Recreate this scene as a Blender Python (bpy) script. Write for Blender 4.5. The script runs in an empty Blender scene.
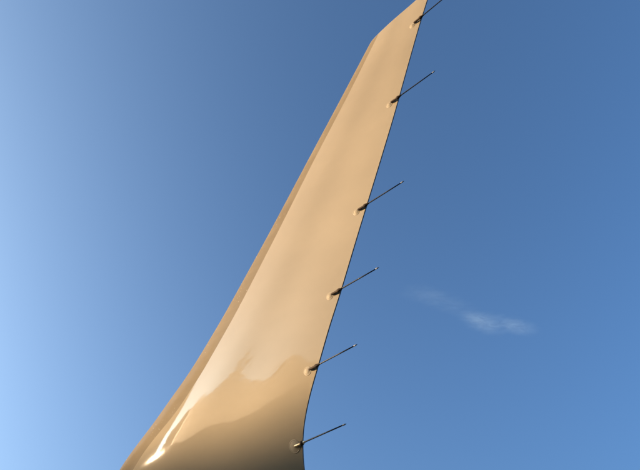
import bpy, bmesh, math, random
import numpy as np
from mathutils import Vector, Matrix

scene = bpy.context.scene
col = scene.collection
R = math.radians

# ---------------------------------------------------------------- camera
cam = bpy.data.cameras.new('camera')
cam.lens = 29.925
cam.sensor_width = 36
cam.clip_start = 0.05
cam.clip_end = 60000
co = bpy.data.objects.new('camera', cam)
co.location = (0, 0, 1.6)
co.rotation_euler = (R(137), 0, R(41.5))
col.objects.link(co)
scene.camera = co

# ---------------------------------------------------------------- sky and sun
SUN_EL, SUN_AZ = 7.5, -41.5 - 85.8          # azimuth clockwise from +Y
world = bpy.data.worlds.new('World')
scene.world = world
world.use_nodes = True
wn = world.node_tree
sky = wn.nodes.new('ShaderNodeTexSky')
sky.sky_type = 'NISHITA'
sky.sun_disc = False
sky.sun_elevation = R(SUN_EL)
sky.sun_rotation = R(SUN_AZ % 360)
sky.air_density = 0.5
sky.dust_density = 8.5
sky.ozone_density = 3.4
bal = wn.nodes.new('ShaderNodeMix')                   # white balance of the camera
bal.data_type = 'RGBA'
bal.blend_type = 'MULTIPLY'
bal.inputs[0].default_value = 1.0
bal.inputs[7].default_value = (1.01, 1.13, 1.035, 1)
wn.links.new(sky.outputs[0], bal.inputs[6])
wn.links.new(bal.outputs[2], wn.nodes['Background'].inputs[0])
wn.nodes['Background'].inputs[1].default_value = 0.15

sun = bpy.data.lights.new('sun', 'SUN')
sun.energy = 4.0
sun.angle = R(0.5)
sun.color = (1.0, 0.73, 0.46)
so = bpy.data.objects.new('sun', sun)
a, e = R(SUN_AZ), R(SUN_EL)
sun_dir = Vector((math.sin(a) * math.cos(e), math.cos(a) * math.cos(e), math.sin(e)))
so.rotation_euler = sun_dir.to_track_quat('Z', 'Y').to_euler()
so.location = sun_dir * 50
col.objects.link(so)

vs = scene.view_settings
vs.view_transform = 'Standard'
vs.look = 'None'
vs.gamma = 1
vs.exposure = 1.8
vs.use_curve_mapping = False
scene.cycles.volume_bounces = 2


# ---------------------------------------------------------------- helpers
def material(name, color, rough=0.5, metal=0.0, coat=0.0, coat_ior=1.5, spec=0.5):
    m = bpy.data.materials.new(name)
    m.use_nodes = True
    b = m.node_tree.nodes['Principled BSDF']
    b.inputs['Base Color'].default_value = (*color, 1)
    b.inputs['Roughness'].default_value = rough
    b.inputs['Metallic'].default_value = metal
    b.inputs['Coat Weight'].default_value = coat
    b.inputs['Coat Roughness'].default_value = 0.04
    b.inputs['Coat IOR'].default_value = coat_ior
    b.inputs['Specular IOR Level'].default_value = spec
    return m, m.node_tree, b


def noise(nt, scale, detail=4, rough=0.55, stretch=(1, 1, 1), dist=0.0):
    tc = nt.nodes.new('ShaderNodeTexCoord')
    mp = nt.nodes.new('ShaderNodeMapping')
    mp.inputs['Scale'].default_value = stretch
    n = nt.nodes.new('ShaderNodeTexNoise')
    n.inputs['Scale'].default_value = scale
    n.inputs['Detail'].default_value = detail
    n.inputs['Roughness'].default_value = rough
    n.inputs['Distortion'].default_value = dist
    nt.links.new(tc.outputs['Object'], mp.inputs[0])
    nt.links.new(mp.outputs[0], n.inputs[0])
    return n


def ramp(nt, src, stops):
    r = nt.nodes.new('ShaderNodeValToRGB')
    els = r.color_ramp.elements
    while len(els) < len(stops):
        els.new(0.5)
    for el, (p, c) in zip(els, stops):
        el.position = p
        el.color = (*c, 1)
    nt.links.new(src, r.inputs[0])
    return r


def bump(nt, src, bsdf, strength, dist, coat=False):
    bp = nt.nodes.new('ShaderNodeBump')
    bp.inputs['Strength'].default_value = strength
    bp.inputs['Distance'].default_value = dist
    nt.links.new(src, bp.inputs['Height'])
    nt.links.new(bp.outputs[0], bsdf.inputs['Normal'])
    if coat:
        nt.links.new(bp.outputs[0], bsdf.inputs['Coat Normal'])


def link_mesh(name, verts, faces, mat, parent=None, smooth=True):
    me = bpy.data.meshes.new(name)
    me.from_pydata([tuple(v) for v in verts], [], faces)
    me.materials.append(mat)
    if smooth:
        me.polygons.foreach_set('use_smooth', [True] * len(me.polygons))
    me.update()
    o = bpy.data.objects.new(name, me)
    col.objects.link(o)
    if parent:
        o.parent = parent
        o.matrix_parent_inverse = Matrix.Translation(-Vector(parent.location)) if parent.parent is None else Matrix()
    return o


def grid_faces(nr, nc, flip=False):
    f = []
    for i in range(nr - 1):
        for j in range(nc - 1):
            q = (i * nc + j, i * nc + j + 1, (i + 1) * nc + j + 1, (i + 1) * nc + j)
            f.append(q[::-1] if flip else q)
    return f


# ---------------------------------------------------------------- materials
# gloss paint of the blade
PAINT, nt, b = material('gloss_paint', (0.6, 0.53, 0.44), 0.5, 0.0, 1.0, 1.285, 0.0)
b.inputs['Coat Roughness'].default_value = 0.05
n1 = noise(nt, 2.2, 5, 0.6, (0.5, 1, 1))
r1 = ramp(nt, n1.outputs['Fac'], [(0.3, (0.236, 0.191, 0.126)), (0.7, (0.280, 0.228, 0.152))])
nt.links.new(r1.outputs[0], b.inputs['Base Color'])
n2 = noise(nt, 5.0, 3, 0.55, (0.8, 1, 1.3), 0.4)
# local bump added to crumple the reflections, low on the leading side of the blend
geo = nt.nodes.new('ShaderNodeTexCoord')
dv = nt.nodes.new('ShaderNodeVectorMath'); dv.operation = 'DISTANCE'
dv.inputs[1].default_value = (-1.56, 1.07, 2.47)
nt.links.new(geo.outputs['Object'], dv.inputs[0])
dm = nt.nodes.new('ShaderNodeMapRange'); dm.interpolation_type = 'SMOOTHSTEP'
dm.inputs['From Min'].default_value = 0.24
dm.inputs['From Max'].default_value = 0.05
dm.inputs['To Max'].default_value = 0.16
nt.links.new(dv.outputs['Value'], dm.inputs['Value'])
nd = noise(nt, 17.0, 2, 0.5, (0.7, 1, 1.2), 0.5)
dmul = nt.nodes.new('ShaderNodeMath'); dmul.operation = 'MULTIPLY'
nt.links.new(dm.outputs[0], dmul.inputs[0]); nt.links.new(nd.outputs['Fac'], dmul.inputs[1])
dadd = nt.nodes.new('ShaderNodeMath'); dadd.operation = 'ADD'
nt.links.new(n2.outputs['Fac'], dadd.inputs[0]); nt.links.new(dmul.outputs[0], dadd.inputs[1])
bump(nt, dadd.outputs[0], b, 0.17, 0.0045, coat=True)
n3 = noise(nt, 60, 4, 0.6, (0.3, 1, 1))
r3 = ramp(nt, n3.outputs['Fac'], [(0.3, (0.28,) * 3), (0.75, (0.38,) * 3)])
nt.links.new(r3.outputs[0], b.inputs['Roughness'])

# leading edge: bare metal with fine specks of dirt
METAL, nt, b = material('brushed_leading_edge', (0.60, 0.53, 0.46), 0.5, 0.0, 0.2, 1.30, 0.0)
b.inputs['Coat Roughness'].default_value = 0.15
n1 = noise(nt, 9, 6, 0.65, (0.25, 1, 1))
r1 = ramp(nt, n1.outputs['Fac'], [(0.3, (0.145, 0.113, 0.072)), (0.7, (0.180, 0.142, 0.092))])
vo = nt.nodes.new('ShaderNodeTexVoronoi')
vo.inputs['Scale'].default_value = 75
tc = nt.nodes.new('ShaderNodeTexCoord')
nt.links.new(tc.outputs['Object'], vo.inputs['Vector'])
rv = ramp(nt, vo.outputs['Distance'], [(0.10, (1, 1, 1)), (0.17, (0, 0, 0))])
mk = noise(nt, 5, 2)
rk = ramp(nt, mk.outputs['Fac'], [(0.5, (0, 0, 0)), (0.62, (1, 1, 1))])
mm = nt.nodes.new('ShaderNodeMix'); mm.data_type = 'RGBA'; mm.blend_type = 'MULTIPLY'
mm.inputs[0].default_value = 1
nt.links.new(rv.outputs[0], mm.inputs[6]); nt.links.new(rk.outputs[0], mm.inputs[7])
mx = nt.nodes.new('ShaderNodeMix'); mx.data_type = 'RGBA'
nt.links.new(mm.outputs[2], mx.inputs[0])
nt.links.new(r1.outputs[0], mx.inputs[6])
mx.inputs[7].default_value = (0.30, 0.26, 0.20, 1)
nt.links.new(mx.outputs[2], b.inputs['Base Color'])
n2 = noise(nt, 5.0, 3, 0.5)
bump(nt, n2.outputs['Fac'], b, 0.25, 0.004, coat=True)

EDGE, nt, b = material('edge_shade_grey', (0.16, 0.15, 0.14), 0.55)  # dark grey puts the shade of the blunt aft-facing edge into the colour
n1 = noise(nt, 40, 3)
r1 = ramp(nt, n1.outputs['Fac'], [(0.3, (0.12, 0.11, 0.10)), (0.7, (0.20, 0.19, 0.17))])
nt.links.new(r1.outputs[0], b.inputs['Base Color'])

PLATE, nt, b = material('wick_base_paint', (0.62, 0.53, 0.38), 0.6, 0.0, 0.0, 1.5, 0.15)
n1 = noise(nt, 90, 3)
r1 = ramp(nt, n1.outputs['Fac'], [(0.3, (0.25, 0.205, 0.138)), (0.7, (0.30, 0.245, 0.165))])
nt.links.new(r1.outputs[0], b.inputs['Base Color'])

SEAL, nt, b = material('sealant_bead', (0.30, 0.24, 0.15), 0.5)
n1 = noise(nt, 150, 3)
bump(nt, n1.outputs['Fac'], b, 0.4, 0.001)

HOLD, nt, b = material('wick_holder_bronze', (0.09, 0.055, 0.03), 0.7, 0.0, 0.0, 1.5, 0.15)
n1 = noise(nt, 120, 3)
r1 = ramp(nt, n1.outputs['Fac'], [(0.3, (0.022, 0.013, 0.008)), (0.7, (0.05, 0.032, 0.018))])
nt.links.new(r1.outputs[0], b.inputs['Base Color'])

BRASS, nt, b = material('worn_brass', (0.50, 0.38, 0.23), 0.35, 0.6)
n1 = noise(nt, 120, 3)
r1 = ramp(nt, n1.outputs['Fac'], [(0.3, (0.38, 0.27, 0.15)), (0.7, (0.60, 0.48, 0.32))])
nt.links.new(r1.outputs[0], b.inputs['Base Color'])

ROD, nt, b = material('wick_rod_black', (0.012, 0.012, 0.014), 0.45)
n1 = noise(nt, 200, 2)
bump(nt, n1.outputs['Fac'], b, 0.2, 0.0005)

TIPM, nt, b = material('wick_tip_metal', (0.22, 0.22, 0.22), 0.5, 0.0)
n1 = noise(nt, 300, 2)
bump(nt, n1.outputs['Fac'], b, 0.2, 0.0005)

# ---------------------------------------------------------------- the ground and the unseen hills, mist and bank
APRON, nt, b = material('apron_concrete', (0.16, 0.145, 0.125), 0.85)
n1 = noise(nt, 0.15, 8, 0.65)
r1 = ramp(nt, n1.outputs['Fac'], [(0.25, (0.13, 0.09, 0.05)), (0.75, (0.19, 0.135, 0.08))])
nt.links.new(r1.outputs[0], b.inputs['Base Color'])
n2 = noise(nt, 30, 5)
bump(nt, n2.outputs['Fac'], b, 0.3, 0.01)
GRASS, nt, b = material('dry_grass', (0.07, 0.065, 0.03), 0.95)
n1 = noise(nt, 0.02, 8, 0.65)
r1 = ramp(nt, n1.outputs['Fac'], [(0.3, (0.10, 0.065, 0.03)), (0.7, (0.17, 0.11, 0.05))])
nt.links.new(r1.outputs[0], b.inputs['Base Color'])
HILL, nt, b = material('hazed_hill', (0.12, 0.10, 0.06), 0.95)
n1 = noise(nt, 0.012, 8, 0.65)
r1 = ramp(nt, n1.outputs['Fac'], [(0.3, (0.50, 0.40, 0.26)), (0.7, (0.62, 0.51, 0.36))])  # tone paled in place of haze over the hills
nt.links.new(r1.outputs[0], b.inputs['Base Color'])
n2 = noise(nt, 0.08, 6)
bump(nt, n2.outputs['Fac'], b, 0.5, 4.0)


def disc(name, r, z, mat, rings=6, seg=96):
    vs_ = [(0, 0, z)]
    fs = []
    for i in range(1, rings + 1):
        rr = r * (i / rings) ** 2
        for k in range(seg):
            t = 2 * math.pi * k / seg
            vs_.append((rr * math.cos(t), rr * math.sin(t), z))
    for k in range(seg):
        fs.append((0, 1 + k, 1 + (k + 1) % seg))
    for i in range(rings - 1):
        for k in range(seg):
            p, q = 1 + i * seg + k, 1 + i * seg + (k + 1) % seg
            fs.append((p, p + seg, q + seg, q))
    o = link_mesh(name, vs_, fs, mat, smooth=False)
    o['kind'] = 'structure'
    return o


disc('ground', 30000, -0.004, GRASS)

# apron of square concrete slabs with recessed joints, one sheet of bevelled plates
bm = bmesh.new()
SL = 6.0
for i in range(-4, 4):
    for j in range(-4, 4):
        x0, y0 = i * SL, j * SL
        g, d = 0.012, 0.012
        lo = [bm.verts.new((x, y, 0.0)) for x, y in ((x0, y0), (x0 + SL, y0), (x0 + SL, y0 + SL), (x0, y0 + SL))]
        hi = [bm.verts.new((x, y, d)) for x, y in ((x0 + g, y0 + g), (x0 + SL - g, y0 + g),
                                                  (x0 + SL - g, y0 + SL - g), (x0 + g, y0 + SL - g))]
        bm.faces.new(hi)
        for k in range(4):
            bm.faces.new((lo[k], lo[(k + 1) % 4], hi[(k + 1) % 4], hi[k]))
me = bpy.data.meshes.new('apron')
bm.to_mesh(me); bm.free()
me.materials.append(APRON)
ap = bpy.data.objects.new('apron', me)
col.objects.link(ap)
ap['kind'] = 'structure'

# range of hills: left of the camera's heading, from `left` degrees on; unseen, ridge and notch shaped to mask sun glow in the paint
HILL_PROFILE = [(20, 2.0), (30, 5.0), (40, 11.0), (48, 17.0), (58, 22.0), (68, 27.0), (75, 30.0), (80, 31.0), (83.2, 29.0), (84.6, 24.0), (85.1, 17.0),
                (85.35, 5.0), (85.5, 1.5), (86.2, 1.5), (86.5, 6.0), (87.0, 14.0), (88.5, 18.5), (91, 17.5), (94, 15.5), (97, 14.0), (99.5, 14.0),
                (101.5, 14.3), (103, 14.1), (105.5, 15.7), (108, 14.3), (110.5, 11.0), (114, 8.5),
                (119, 8.0), (130, 10.0), (145, 7.0), (165, 8.0), (190, 5.0), (215, 6.0), (240, 3.0), (250, 0.0)]
hl = np.array([p[0] for p in HILL_PROFILE]); hv = np.array([p[1] for p in HILL_PROFILE])
DH = 1500.0
verts = []
NL, NR = 1500, 14
for i in range(NL):
    left = 20 + (250 - 20) * i / (NL - 1)
    el = float(np.interp(left, hl, hv))
    el += (0.25 * math.sin(left * 1.1) + 0.12 * math.sin(left * 2.3 + 1)) * min(1, el / 3)
    az = R(-41.5 - left)
    H = DH * math.tan(R(max(el, 0.0)))
    for j in range(NR):
        u = j / (NR - 1) * 2 - 1                       # -1 near foot .. 0 ridge .. 1 far foot
        rad = DH + u * 620
        prof = (0.5 + 0.5 * math.cos(math.pi * u)) ** 0.8
        h = H * prof * (1 + 0.10 * math.sin(left * 1.3 + u * 5) * (1 - prof))
        verts.append((rad * math.sin(az), rad * math.cos(az), h - 0.5))
glow_mask_hills = link_mesh('glow_mask_hills', verts, grid_faces(NL, NR), HILL)
glow_mask_hills['kind'] = 'structure'

# unseen mist volume, added to lighten the paint's reflection below the ridge line
FILL_MIST = bpy.data.materials.new('fill_mist_vapour')
FILL_MIST.use_nodes = True
nt = FILL_MIST.node_tree
nt.nodes.remove(nt.nodes['Principled BSDF'])
pv = nt.nodes.new('ShaderNodeVolumePrincipled')
pv.inputs['Color'].default_value = (0.95, 0.93, 0.9, 1)
pv.inputs['Anisotropy'].default_value = 0.8
pv.inputs['Density'].default_value = 0.25
nt.links.new(pv.outputs[0], nt.nodes['Material Output'].inputs['Volume'])
verts = []
ML_ = 120
for rad in (46, 58):
    for i in range(ML_):
        left = 88.0 + 48 * i / (ML_ - 1)
        el = 1.01 * float(np.interp(left, hl, hv))
        az = R(-41.5 - left)
        for z in (0.5, 0.5 + 2.0 + rad * math.tan(R(max(el, .3)))):
            verts.append((rad * math.sin(az), rad * math.cos(az), z))
N2 = ML_ * 2
fcs = []
for i in range(ML_ - 1):
    q = 2 * i
    fcs += [(q, q + 1, q + 3, q + 2), (N2 + q, N2 + q + 2, N2 + q + 3, N2 + q + 1),
            (q + 1, N2 + q + 1, N2 + q + 3, q + 3), (q, q + 2, N2 + q + 2, N2 + q)]
fcs += [(0, N2, N2 + 1, 1), (N2 - 2, N2 - 1, 2 * N2 - 1, 2 * N2 - 2)]
fill_mist = link_mesh('fill_mist', verts, fcs, FILL_MIST, smooth=False)
fill_mist['kind'] = 'stuff'

# unseen grassy bank, added to block the low sun from the winglet's base
SHADE_BANK = [(20, 2.0), (40, 3.0), (60, 4.2), (70, 5.0), (75, 6.6), (78.5, 7.3), (90, 7.4), (92, 6.2), (94, 4.0), (97, 3.0), (101, 3.8), (104, 4.6),
        (110, 4.2), (116, 3.6), (125, 3.0), (150, 3.0), (180, 2.0), (200, 0.5)]
bl = np.array([p[0] for p in SHADE_BANK]); bv = np.array([p[1] for p in SHADE_BANK])
verts = []
NL, NR = 420, 12
for i in range(NL):
    left = 20 + 180 * i / (NL - 1)
    el = float(np.interp(left, bl, bv))
    el += .10 * math.sin(left * 1.1 + .6) + .05 * math.sin(left * 2.7)
    az = R(-41.5 - left)
    H = 2.450 + 23 * math.tan(R(max(el, 0)))
    H *= min(1, (200 - left) / 14 + .02, (left - 20) / 10 + .02)
    for j in range(NR):
        u = j / (NR - 1) * 2 - 1
        rad = 23 + u * 9
        h = H * (0.5 + 0.5 * math.cos(math.pi * u)) ** 0.9
        h *= 1 + .03 * math.sin(left * 2.2 + u * 6) * (1 - abs(u))* abs(u)
        verts.append((-1 + rad * math.sin(az), 1.1 + rad * math.cos(az), h - 0.02))
shade_bank = link_mesh('shade_embankment', verts, grid_faces(NL, NR), GRASS)
shade_bank['kind'] = 'structure'

# ---------------------------------------------------------------- the wing's surface
# X runs aft along the chord, S is the distance along the span measured up the blade from the blend,
# negative through the blend and in along the wing.
CANT = R(10)
RB = 0.58
ONSET = 0.03
Z0, Y0 = 2.55, 1.05
S_LO, S_HI = -5.1, 1.9
S = np.linspace(S_LO, S_HI, 3500)
DS = S[1] - S[0]


def gauss(v, sig):
    n = int(4 * sig / DS)
    k = np.exp(-.5 * (np.arange(-n, n + 1) * DS / sig) ** 2)
    k /= k.sum()
    w = np.concatenate([2 * v[0] - v[n:0:-1], v, 2 * v[-1] - v[-2:-n - 2:-1]])
    return np.convolve(w, k, 'valid')


ANG = gauss(np.clip(CANT - np.minimum(S + ONSET, 0) / RB, CANT, R(87)), .05)
i0 = int(np.argmin(abs(S)))


def cumulate(v):
    c = np.concatenate([[0], np.cumsum((v[1:] + v[:-1]) * .5 * DS)])
    return c - c[i0]


PY = Y0 + cumulate(-np.sin(ANG))
PZ = Z0 + cumulate(np.cos(ANG))


def table(pts, sig=.035):
    p = np.array(sorted(pts))
    v = np.interp(S, p[:, 0], p[:, 1])
    lo, hi = S < p[0, 0], S > p[-1, 0]
    v[lo] = p[0, 1] + (S[lo] - p[0, 0]) * (p[1, 1] - p[0, 1]) / (p[1, 0] - p[0, 0])
    v[hi] = p[-1, 1] + (S[hi] - p[-1, 0]) * (p[-1, 1] - p[-2, 1]) / (p[-1, 0] - p[-2, 0])
    return gauss(v, sig)


LE = table([
    (1.247, -0.452), (1.044, -0.658), (0.846, -0.863), (0.585, -1.131), (0.348, -1.387), (0.265, -1.489), (0.235, -1.525), (0.176, -1.604), (0.104, -1.731), (0.079, -1.757), (0.018, -1.877), (-0.045, -1.990),
    (-.17, -2.13), (-.32, -2.28), (-.5, -2.42), (-.81, -2.64), (-5.0, -5.2)], .03)
TE = table([(1.219, -.182), (1.124, -.243), (.971, -.333), (.739, -.468), (.54, -.591), (.368, -.699), (.186, -.81),
            (.073, -.884), (-.022, -.939), (-.112, -1.0), (-.194, -1.051), (-.294, -1.091), (-.45, -1.13), (-.6, -1.155),
            (-.81, -1.20), (-5.0, -2.25)], .03)
STRIP = table([
    (1.196, -0.448), (1.036, -0.596), (0.811, -0.819), (0.550, -1.060), (0.305, -1.294), (0.226, -1.381), (0.134, -1.477), (0.094, -1.537), (0.031, -1.608), (-0.013, -1.732), (-0.083, -1.843),
    (-.3, -2.11), (-.81, -2.46), (-5.0, -4.95)], .03)
TIP = 1.247
SKEW = 0.033


def at(arr, s):
    return float(np.interp(s, S, arr))


def thick(r):                                   # thickness to chord
    return float(np.interp(r, [-5, -.9, -.2, .4, 1.25], [.115, .10, .085, .075, .066]))


def yt(x):
    return .2969 * math.sqrt(max(x, 0)) - .126 * x - .3516 * x * x + .2843 * x ** 3 - .1036 * x ** 4


def point(r, xi, side, scale=1.0):
    """side +1 the outboard / under face, -1 the inboard / upper face"""
    t = min(max((r - .9) / (TIP - .9), 0), 1)
    sk = SKEW * t * t * (3 - 2 * t)
    s = r + sk * xi
    xl, xt = at(LE, r), at(TE, r + sk)
    c = xt - xl
    h = 5 * thick(r) * c * yt(xi)
    if side > 0:
        h *= 1 - .20 * math.sin(math.pi * min(1, max(0, (xi - .38) / .62))) ** 2      # hollow towards the trailing edge
        h += .0025 * xi
    else:
        h += .0025 * xi
    off = side * h * scale - .0025
    an = at(ANG, s)
    return Vector((xl + c * xi, at(PY, s) - math.cos(an) * off, at(PZ, s) - math.sin(an) * off))


def strip_xi(r):
    xl, xt = at(LE, r), at(TE, r)
    return max(.02, (at(STRIP, r) - xl) / (xt - xl))


rows = list(np.arange(-4.8, -.9, .12)) + list(np.arange(-.9, TIP - .012, .0125)) + [TIP - .012]
wing = bpy.data.objects.new('aircraft_wing', None)
wing.empty_display_size = 0.3
wing.location = (at(LE, -4.8) + 1.5, at(PY, -4.8), at(PZ, -4.8))
col.objects.link(wing)
wing['label'] = 'cream painted aircraft wingtip blending upward into a tall swept winglet with six thin black wicks'
wing['category'] = 'aircraft wing'


def skin(name, side, mat, xa, xb, n, flip, power=1.0):
    vs_ = []
    for r in rows:
        a_, b_ = xa(r), xb(r)
        for k in range(n):
            u = (k / (n - 1)) ** power
            vs_.append(point(r, a_ + (b_ - a_) * u, side))
    return link_mesh(name, vs_, grid_faces(len(rows), n, flip), mat, wing)


skin('outer_skin', 1, PAINT, strip_xi, lambda r: 1.0, 44, False)
skin('inner_skin', -1, PAINT, lambda r: .05, lambda r: 1.0, 30, True)
# leading edge cap round the nose
vs_ = []
NC = 15
for r in rows:
    ea = strip_xi(r)
    for k in range(NC):
        u = k / (NC - 1)
        vs_.append(point(r, .05 * (1 - u) ** 2, -1))
    for k in range(1, 22):
        u = k / 21
        vs_.append(point(r, ea * u ** 2 if u < 1 else ea, 1))
cap_le = link_mesh('leading_edge', vs_, grid_faces(len(rows), NC + 21, False), METAL, wing)
cap_le['label'] = 'darker brownish metal strip along the front edge'
# blunt trailing edge
vs_ = []
for r in rows:
    for sd in (1, -1):
        vs_.append(point(r, 1.0, sd))
link_mesh('trailing_edge', vs_, grid_faces(len(rows), 2, False), EDGE, wing, smooth=False)
# rounded tip cap
vs_ = []
XI = [.5 - .5 * math.cos(math.pi * k / 24) for k in range(25)]
for k in range(8):
    u = k / 7
    sc = math.sqrt(max(0, 1 - u * u)) * (1 - .0) if k < 7 else 0.02
    r = TIP - .012 + .012 * u
    ring = [point(r, x, 1, sc) for x in XI[::-1]] + [point(r, x, -1, sc) for x in XI[1:]]
    vs_ += ring
link_mesh('tip_cap', vs_, grid_faces(8, 49, True), PAINT, wing)
# root rib closing the inboard end
ring = [point(rows[0], x, 1) for x in XI[::-1]] + [point(rows[0], x, -1) for x in XI[1:]]
cen = sum(ring, Vector()) / len(ring)
link_mesh('root_rib', ring + [cen], [(k, (k + 1) % len(ring), len(ring)) for k in range(len(ring))], EDGE, wing, smooth=False)


# ---------------------------------------------------------------- static wicks
def surface_frame(r, x):
    xl, xt = at(LE, r), at(TE, r)
    xi = (x - xl) / (xt - xl)
    p = point(r, xi, 1)
    px = (point(r, xi + .01, 1) - point(r, xi - .01, 1)).normalized()
    ps = (point(r + .01, xi, 1) - point(r - .01, xi, 1)).normalized()
    n = ps.cross(px).normalized()
    if n.y > 0:
        n = -n
    return p, px, n.cross(px).normalized(), n


def lathe(path, axis_o, axis, e1, e2, seg=16):
    """path: (distance along axis, radius)"""
    vs_, fs = [], []
    for d, rad in path:
        for k in range(seg):
            t = 2 * math.pi * k / seg
            vs_.append(axis_o + axis * d + e1 * (rad * math.cos(t)) + e2 * (rad * math.sin(t)))
    for i in range(len(path) - 1):
        for k in range(seg):
            fs.append((i * seg + k, i * seg + (k + 1) % seg, (i + 1) * seg + (k + 1) % seg, (i + 1) * seg + k))
    fs.append(tuple(range(seg))[::-1])
    fs.append(tuple((len(path) - 1) * seg + k for k in range(seg)))
    return vs_, fs


def build_wick(r, x, direction, length, pad, brass):
    p, px, ps, n = surface_frame(r, x)
    d = Vector(direction).normalized()
    e1 = d.cross(n).normalized()
    e2 = d.cross(e1).normalized()
    start = p + n * .0050
    rod = link_mesh('static_wick', *lathe([(.028, .0024), (.05, .0023), (.12, .0021), (length - .012, .0018)], start, d, e1, e2, 10), ROD, wing)
    h = lathe([(-.0005, .0024), (.0, .0034), (.004, .0039), (.024, .0038), (.027, .0055), (.033, .0058), (.036, .0048),
               (.042, .0032), (.047, .0022)], start, d, e1, e2, 14)
    ho = link_mesh('holder', *h, BRASS if brass else HOLD, rod)
    if brass:
        ho['label'] = 'lighter worn brass holder'
        link_mesh('collar', *lathe([(.0262, .0056), (.027, .0068), (.034, .0068), (.0362, .0052)], start, d, e1, e2, 14), HOLD, rod)
    # base plate: low round pad, a bead of sealant round its rim
    c = p - px * (.003 if brass else .010) - n * .0012
    o = link_mesh('base_plate', *lathe([(0, pad), (.0014, pad * .98), (.0021, pad * .88), (.0024, pad * .55), (.0030, pad * .45),
                                        (.0033, pad * .25)], c, n, px, ps, 28), PLATE, rod)
    bead = []
    fs = []
    SG, TG = 32, 8
    for k in range(SG):
        t = 2 * math.pi * k / SG
        dirv = px * math.cos(t) + ps * math.sin(t)
        for q in range(TG):
            v = 2 * math.pi * q / TG
            bead.append(c + dirv * (pad * 1.02 + .0016 * math.cos(v)) + n * (.0010 + .0012 * math.sin(v)))
    for k in range(SG):
        for q in range(TG):
            fs.append((k * TG + q, ((k + 1) % SG) * TG + q, ((k + 1) % SG) * TG + (q + 1) % TG, k * TG + (q + 1) % TG))
    link_mesh('sealant_ring', bead, fs, SEAL, rod)
    link_mesh('tip', *lathe([(length - .013, .0017), (length - .012, .0023), (length - .004, .0021), (length - .0035, .0012),
                             (length, .0010)], start, d, e1, e2, 10), TIPM, rod)
    return rod


for r, x, d, L, pad, brass in [
        (1.118, -.275, (1, -.015, .004), .215, .0105, False),
        (.818, -.451, (1, .014, -.006), .190, .0110, False),
        (.443, -.682, (1, .012, -.008), .190, .0115, False),
        (.183, -.845, (1, .0, .0), .193, .0115, False),
        (-.028, -.973, (1, -.010, .011), .193, .0125, False),
        (-.223, -1.089, (1, -.006, .010), .203, .0180, True)]:
    build_wick(r, x, d, L, pad, brass)

# small drain lip on the trailing edge
p = point(.592, 1.0, 1)
pts, fcs = lathe([(-.004, .0016), (0, .0024), (.0035, .0024), (.0045, .0016)], p, Vector((1, 0, 0)), Vector((0, 1, 0)), Vector((0, 0, 1)), 10)
link_mesh('drain_lip', pts, fcs, EDGE, wing)

# ---------------------------------------------------------------- a thin wisp of cloud
CLOUDM = bpy.data.materials.new('cloud_vapour')
CLOUDM.use_nodes = True
nt = CLOUDM.node_tree
nt.nodes.remove(nt.nodes['Principled BSDF'])
out = nt.nodes['Material Output']
pv = nt.nodes.new('ShaderNodeVolumePrincipled')
pv.inputs['Color'].default_value = (0.60, 0.82, 0.97, 1)
pv.inputs['Anisotropy'].default_value = 0.2
nt.links.new(pv.outputs[0], out.inputs['Volume'])
tc = nt.nodes.new('ShaderNodeTexCoord')


def cam_dir(px_, py_):
    v = Vector(((px_ - 320) / 532, -(py_ - 235) / 532, -1))
    return (co.rotation_euler.to_matrix() @ v)


D = 2600.0
c0 = Vector((0, 0, 1.6)) + cam_dir(486, 322) * D
right = (co.rotation_euler.to_matrix() @ Vector((1, 0, 0)))
up = (co.rotation_euler.to_matrix() @ Vector((0, 1, 0)))
depth = right.cross(up)
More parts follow.
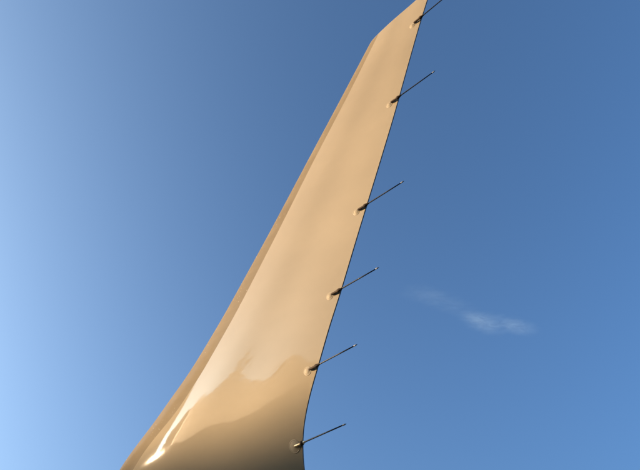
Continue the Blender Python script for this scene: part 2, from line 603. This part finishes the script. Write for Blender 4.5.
# soft lumps of vapour: (offset right, offset up, half length, half height, tilt, density)
k = D / 532
LUMPS = [(-4, -1, 30, 13, -18, .9), (34, -5, 24, 11, -8, .75), (12, 0, 40, 12, -8, .55), (-40, 20, 55, 14, -22, .24), (-62, 26, 34, 13, -8, .15)]
cm = None
dens = None
geo = nt.nodes.new('ShaderNodeNewGeometry')
nz = nt.nodes.new('ShaderNodeTexNoise')
nz.inputs['Scale'].default_value = 0.019
nz.inputs['Detail'].default_value = 9
nz.inputs['Roughness'].default_value = 0.62
nz.inputs['Distortion'].default_value = 1.2
nmap = nt.nodes.new('ShaderNodeMapping')
nmap.inputs['Scale'].default_value = (0.7, 1.7, 1.2)
nmap.inputs['Rotation'].default_value = (0, 0, R(12))
nt.links.new(tc.outputs['Object'], nmap.inputs[0])
nt.links.new(nmap.outputs[0], nz.inputs['Vector'])
for (ox, oy, hx, hy, tilt, wgt) in LUMPS:
    mp = nt.nodes.new('ShaderNodeMapping')
    mp.vector_type = 'TEXTURE'
    mp.inputs['Location'].default_value = (ox * k, oy * k, 0)
    mp.inputs['Rotation'].default_value = (0, 0, R(tilt))
    mp.inputs['Scale'].default_value = (hx * k, hy * k, hy * k * 1.4)
    nt.links.new(tc.outputs['Object'], mp.inputs[0])
    ln = nt.nodes.new('ShaderNodeVectorMath'); ln.operation = 'LENGTH'
    nt.links.new(mp.outputs[0], ln.inputs[0])
    mr = nt.nodes.new('ShaderNodeMapRange')
    mr.interpolation_type = 'SMOOTHSTEP'
    mr.inputs['From Min'].default_value = 1.0
    mr.inputs['From Max'].default_value = 0.1
    mr.inputs['To Min'].default_value = 0.0
    mr.inputs['To Max'].default_value = wgt
    nt.links.new(ln.outputs['Value'], mr.inputs['Value'])
    if dens is None:
        dens = mr.outputs[0]
    else:
        ad = nt.nodes.new('ShaderNodeMath'); ad.operation = 'ADD'
        nt.links.new(dens, ad.inputs[0]); nt.links.new(mr.outputs[0], ad.inputs[1])
        dens = ad.outputs[0]
nr = nt.nodes.new('ShaderNodeMapRange')
nr.inputs['From Min'].default_value = 0.40
nr.inputs['From Max'].default_value = 0.75
nt.links.new(nz.outputs['Fac'], nr.inputs['Value'])
mu = nt.nodes.new('ShaderNodeMath'); mu.operation = 'MULTIPLY'
nt.links.new(dens, mu.inputs[0]); nt.links.new(nr.outputs[0], mu.inputs[1])
mu2 = nt.nodes.new('ShaderNodeMath'); mu2.operation = 'MULTIPLY'
nt.links.new(mu.outputs[0], mu2.inputs[0])
mu2.inputs[1].default_value = 0.0036
nt.links.new(mu2.outputs[0], pv.inputs['Density'])
bm = bmesh.new()
bmesh.ops.create_icosphere(bm, subdivisions=4, radius=1.0)
for v in bm.verts:
    q = v.co
    th = q.x
    w = 1.0 + .12 * math.sin(q.x * 7) * math.cos(q.y * 5)
    v.co = Vector(((q.x * 100 - 16) * k, (q.y * 27 * w + 9 - 15 * th) * k, q.z * 24 * w * k))
me = bpy.data.meshes.new('cloud')
bm.to_mesh(me); bm.free()
me.materials.append(CLOUDM)
cl = bpy.data.objects.new('cloud', me)
cl.matrix_world = Matrix(((right.x, up.x, depth.x, c0.x), (right.y, up.y, depth.y, c0.y), (right.z, up.z, depth.z, c0.z), (0, 0, 0, 1)))
col.objects.link(cl)
cl['label'] = 'single faint white wisp of cloud in the blue sky right of the winglet'
cl['category'] = 'cloud'
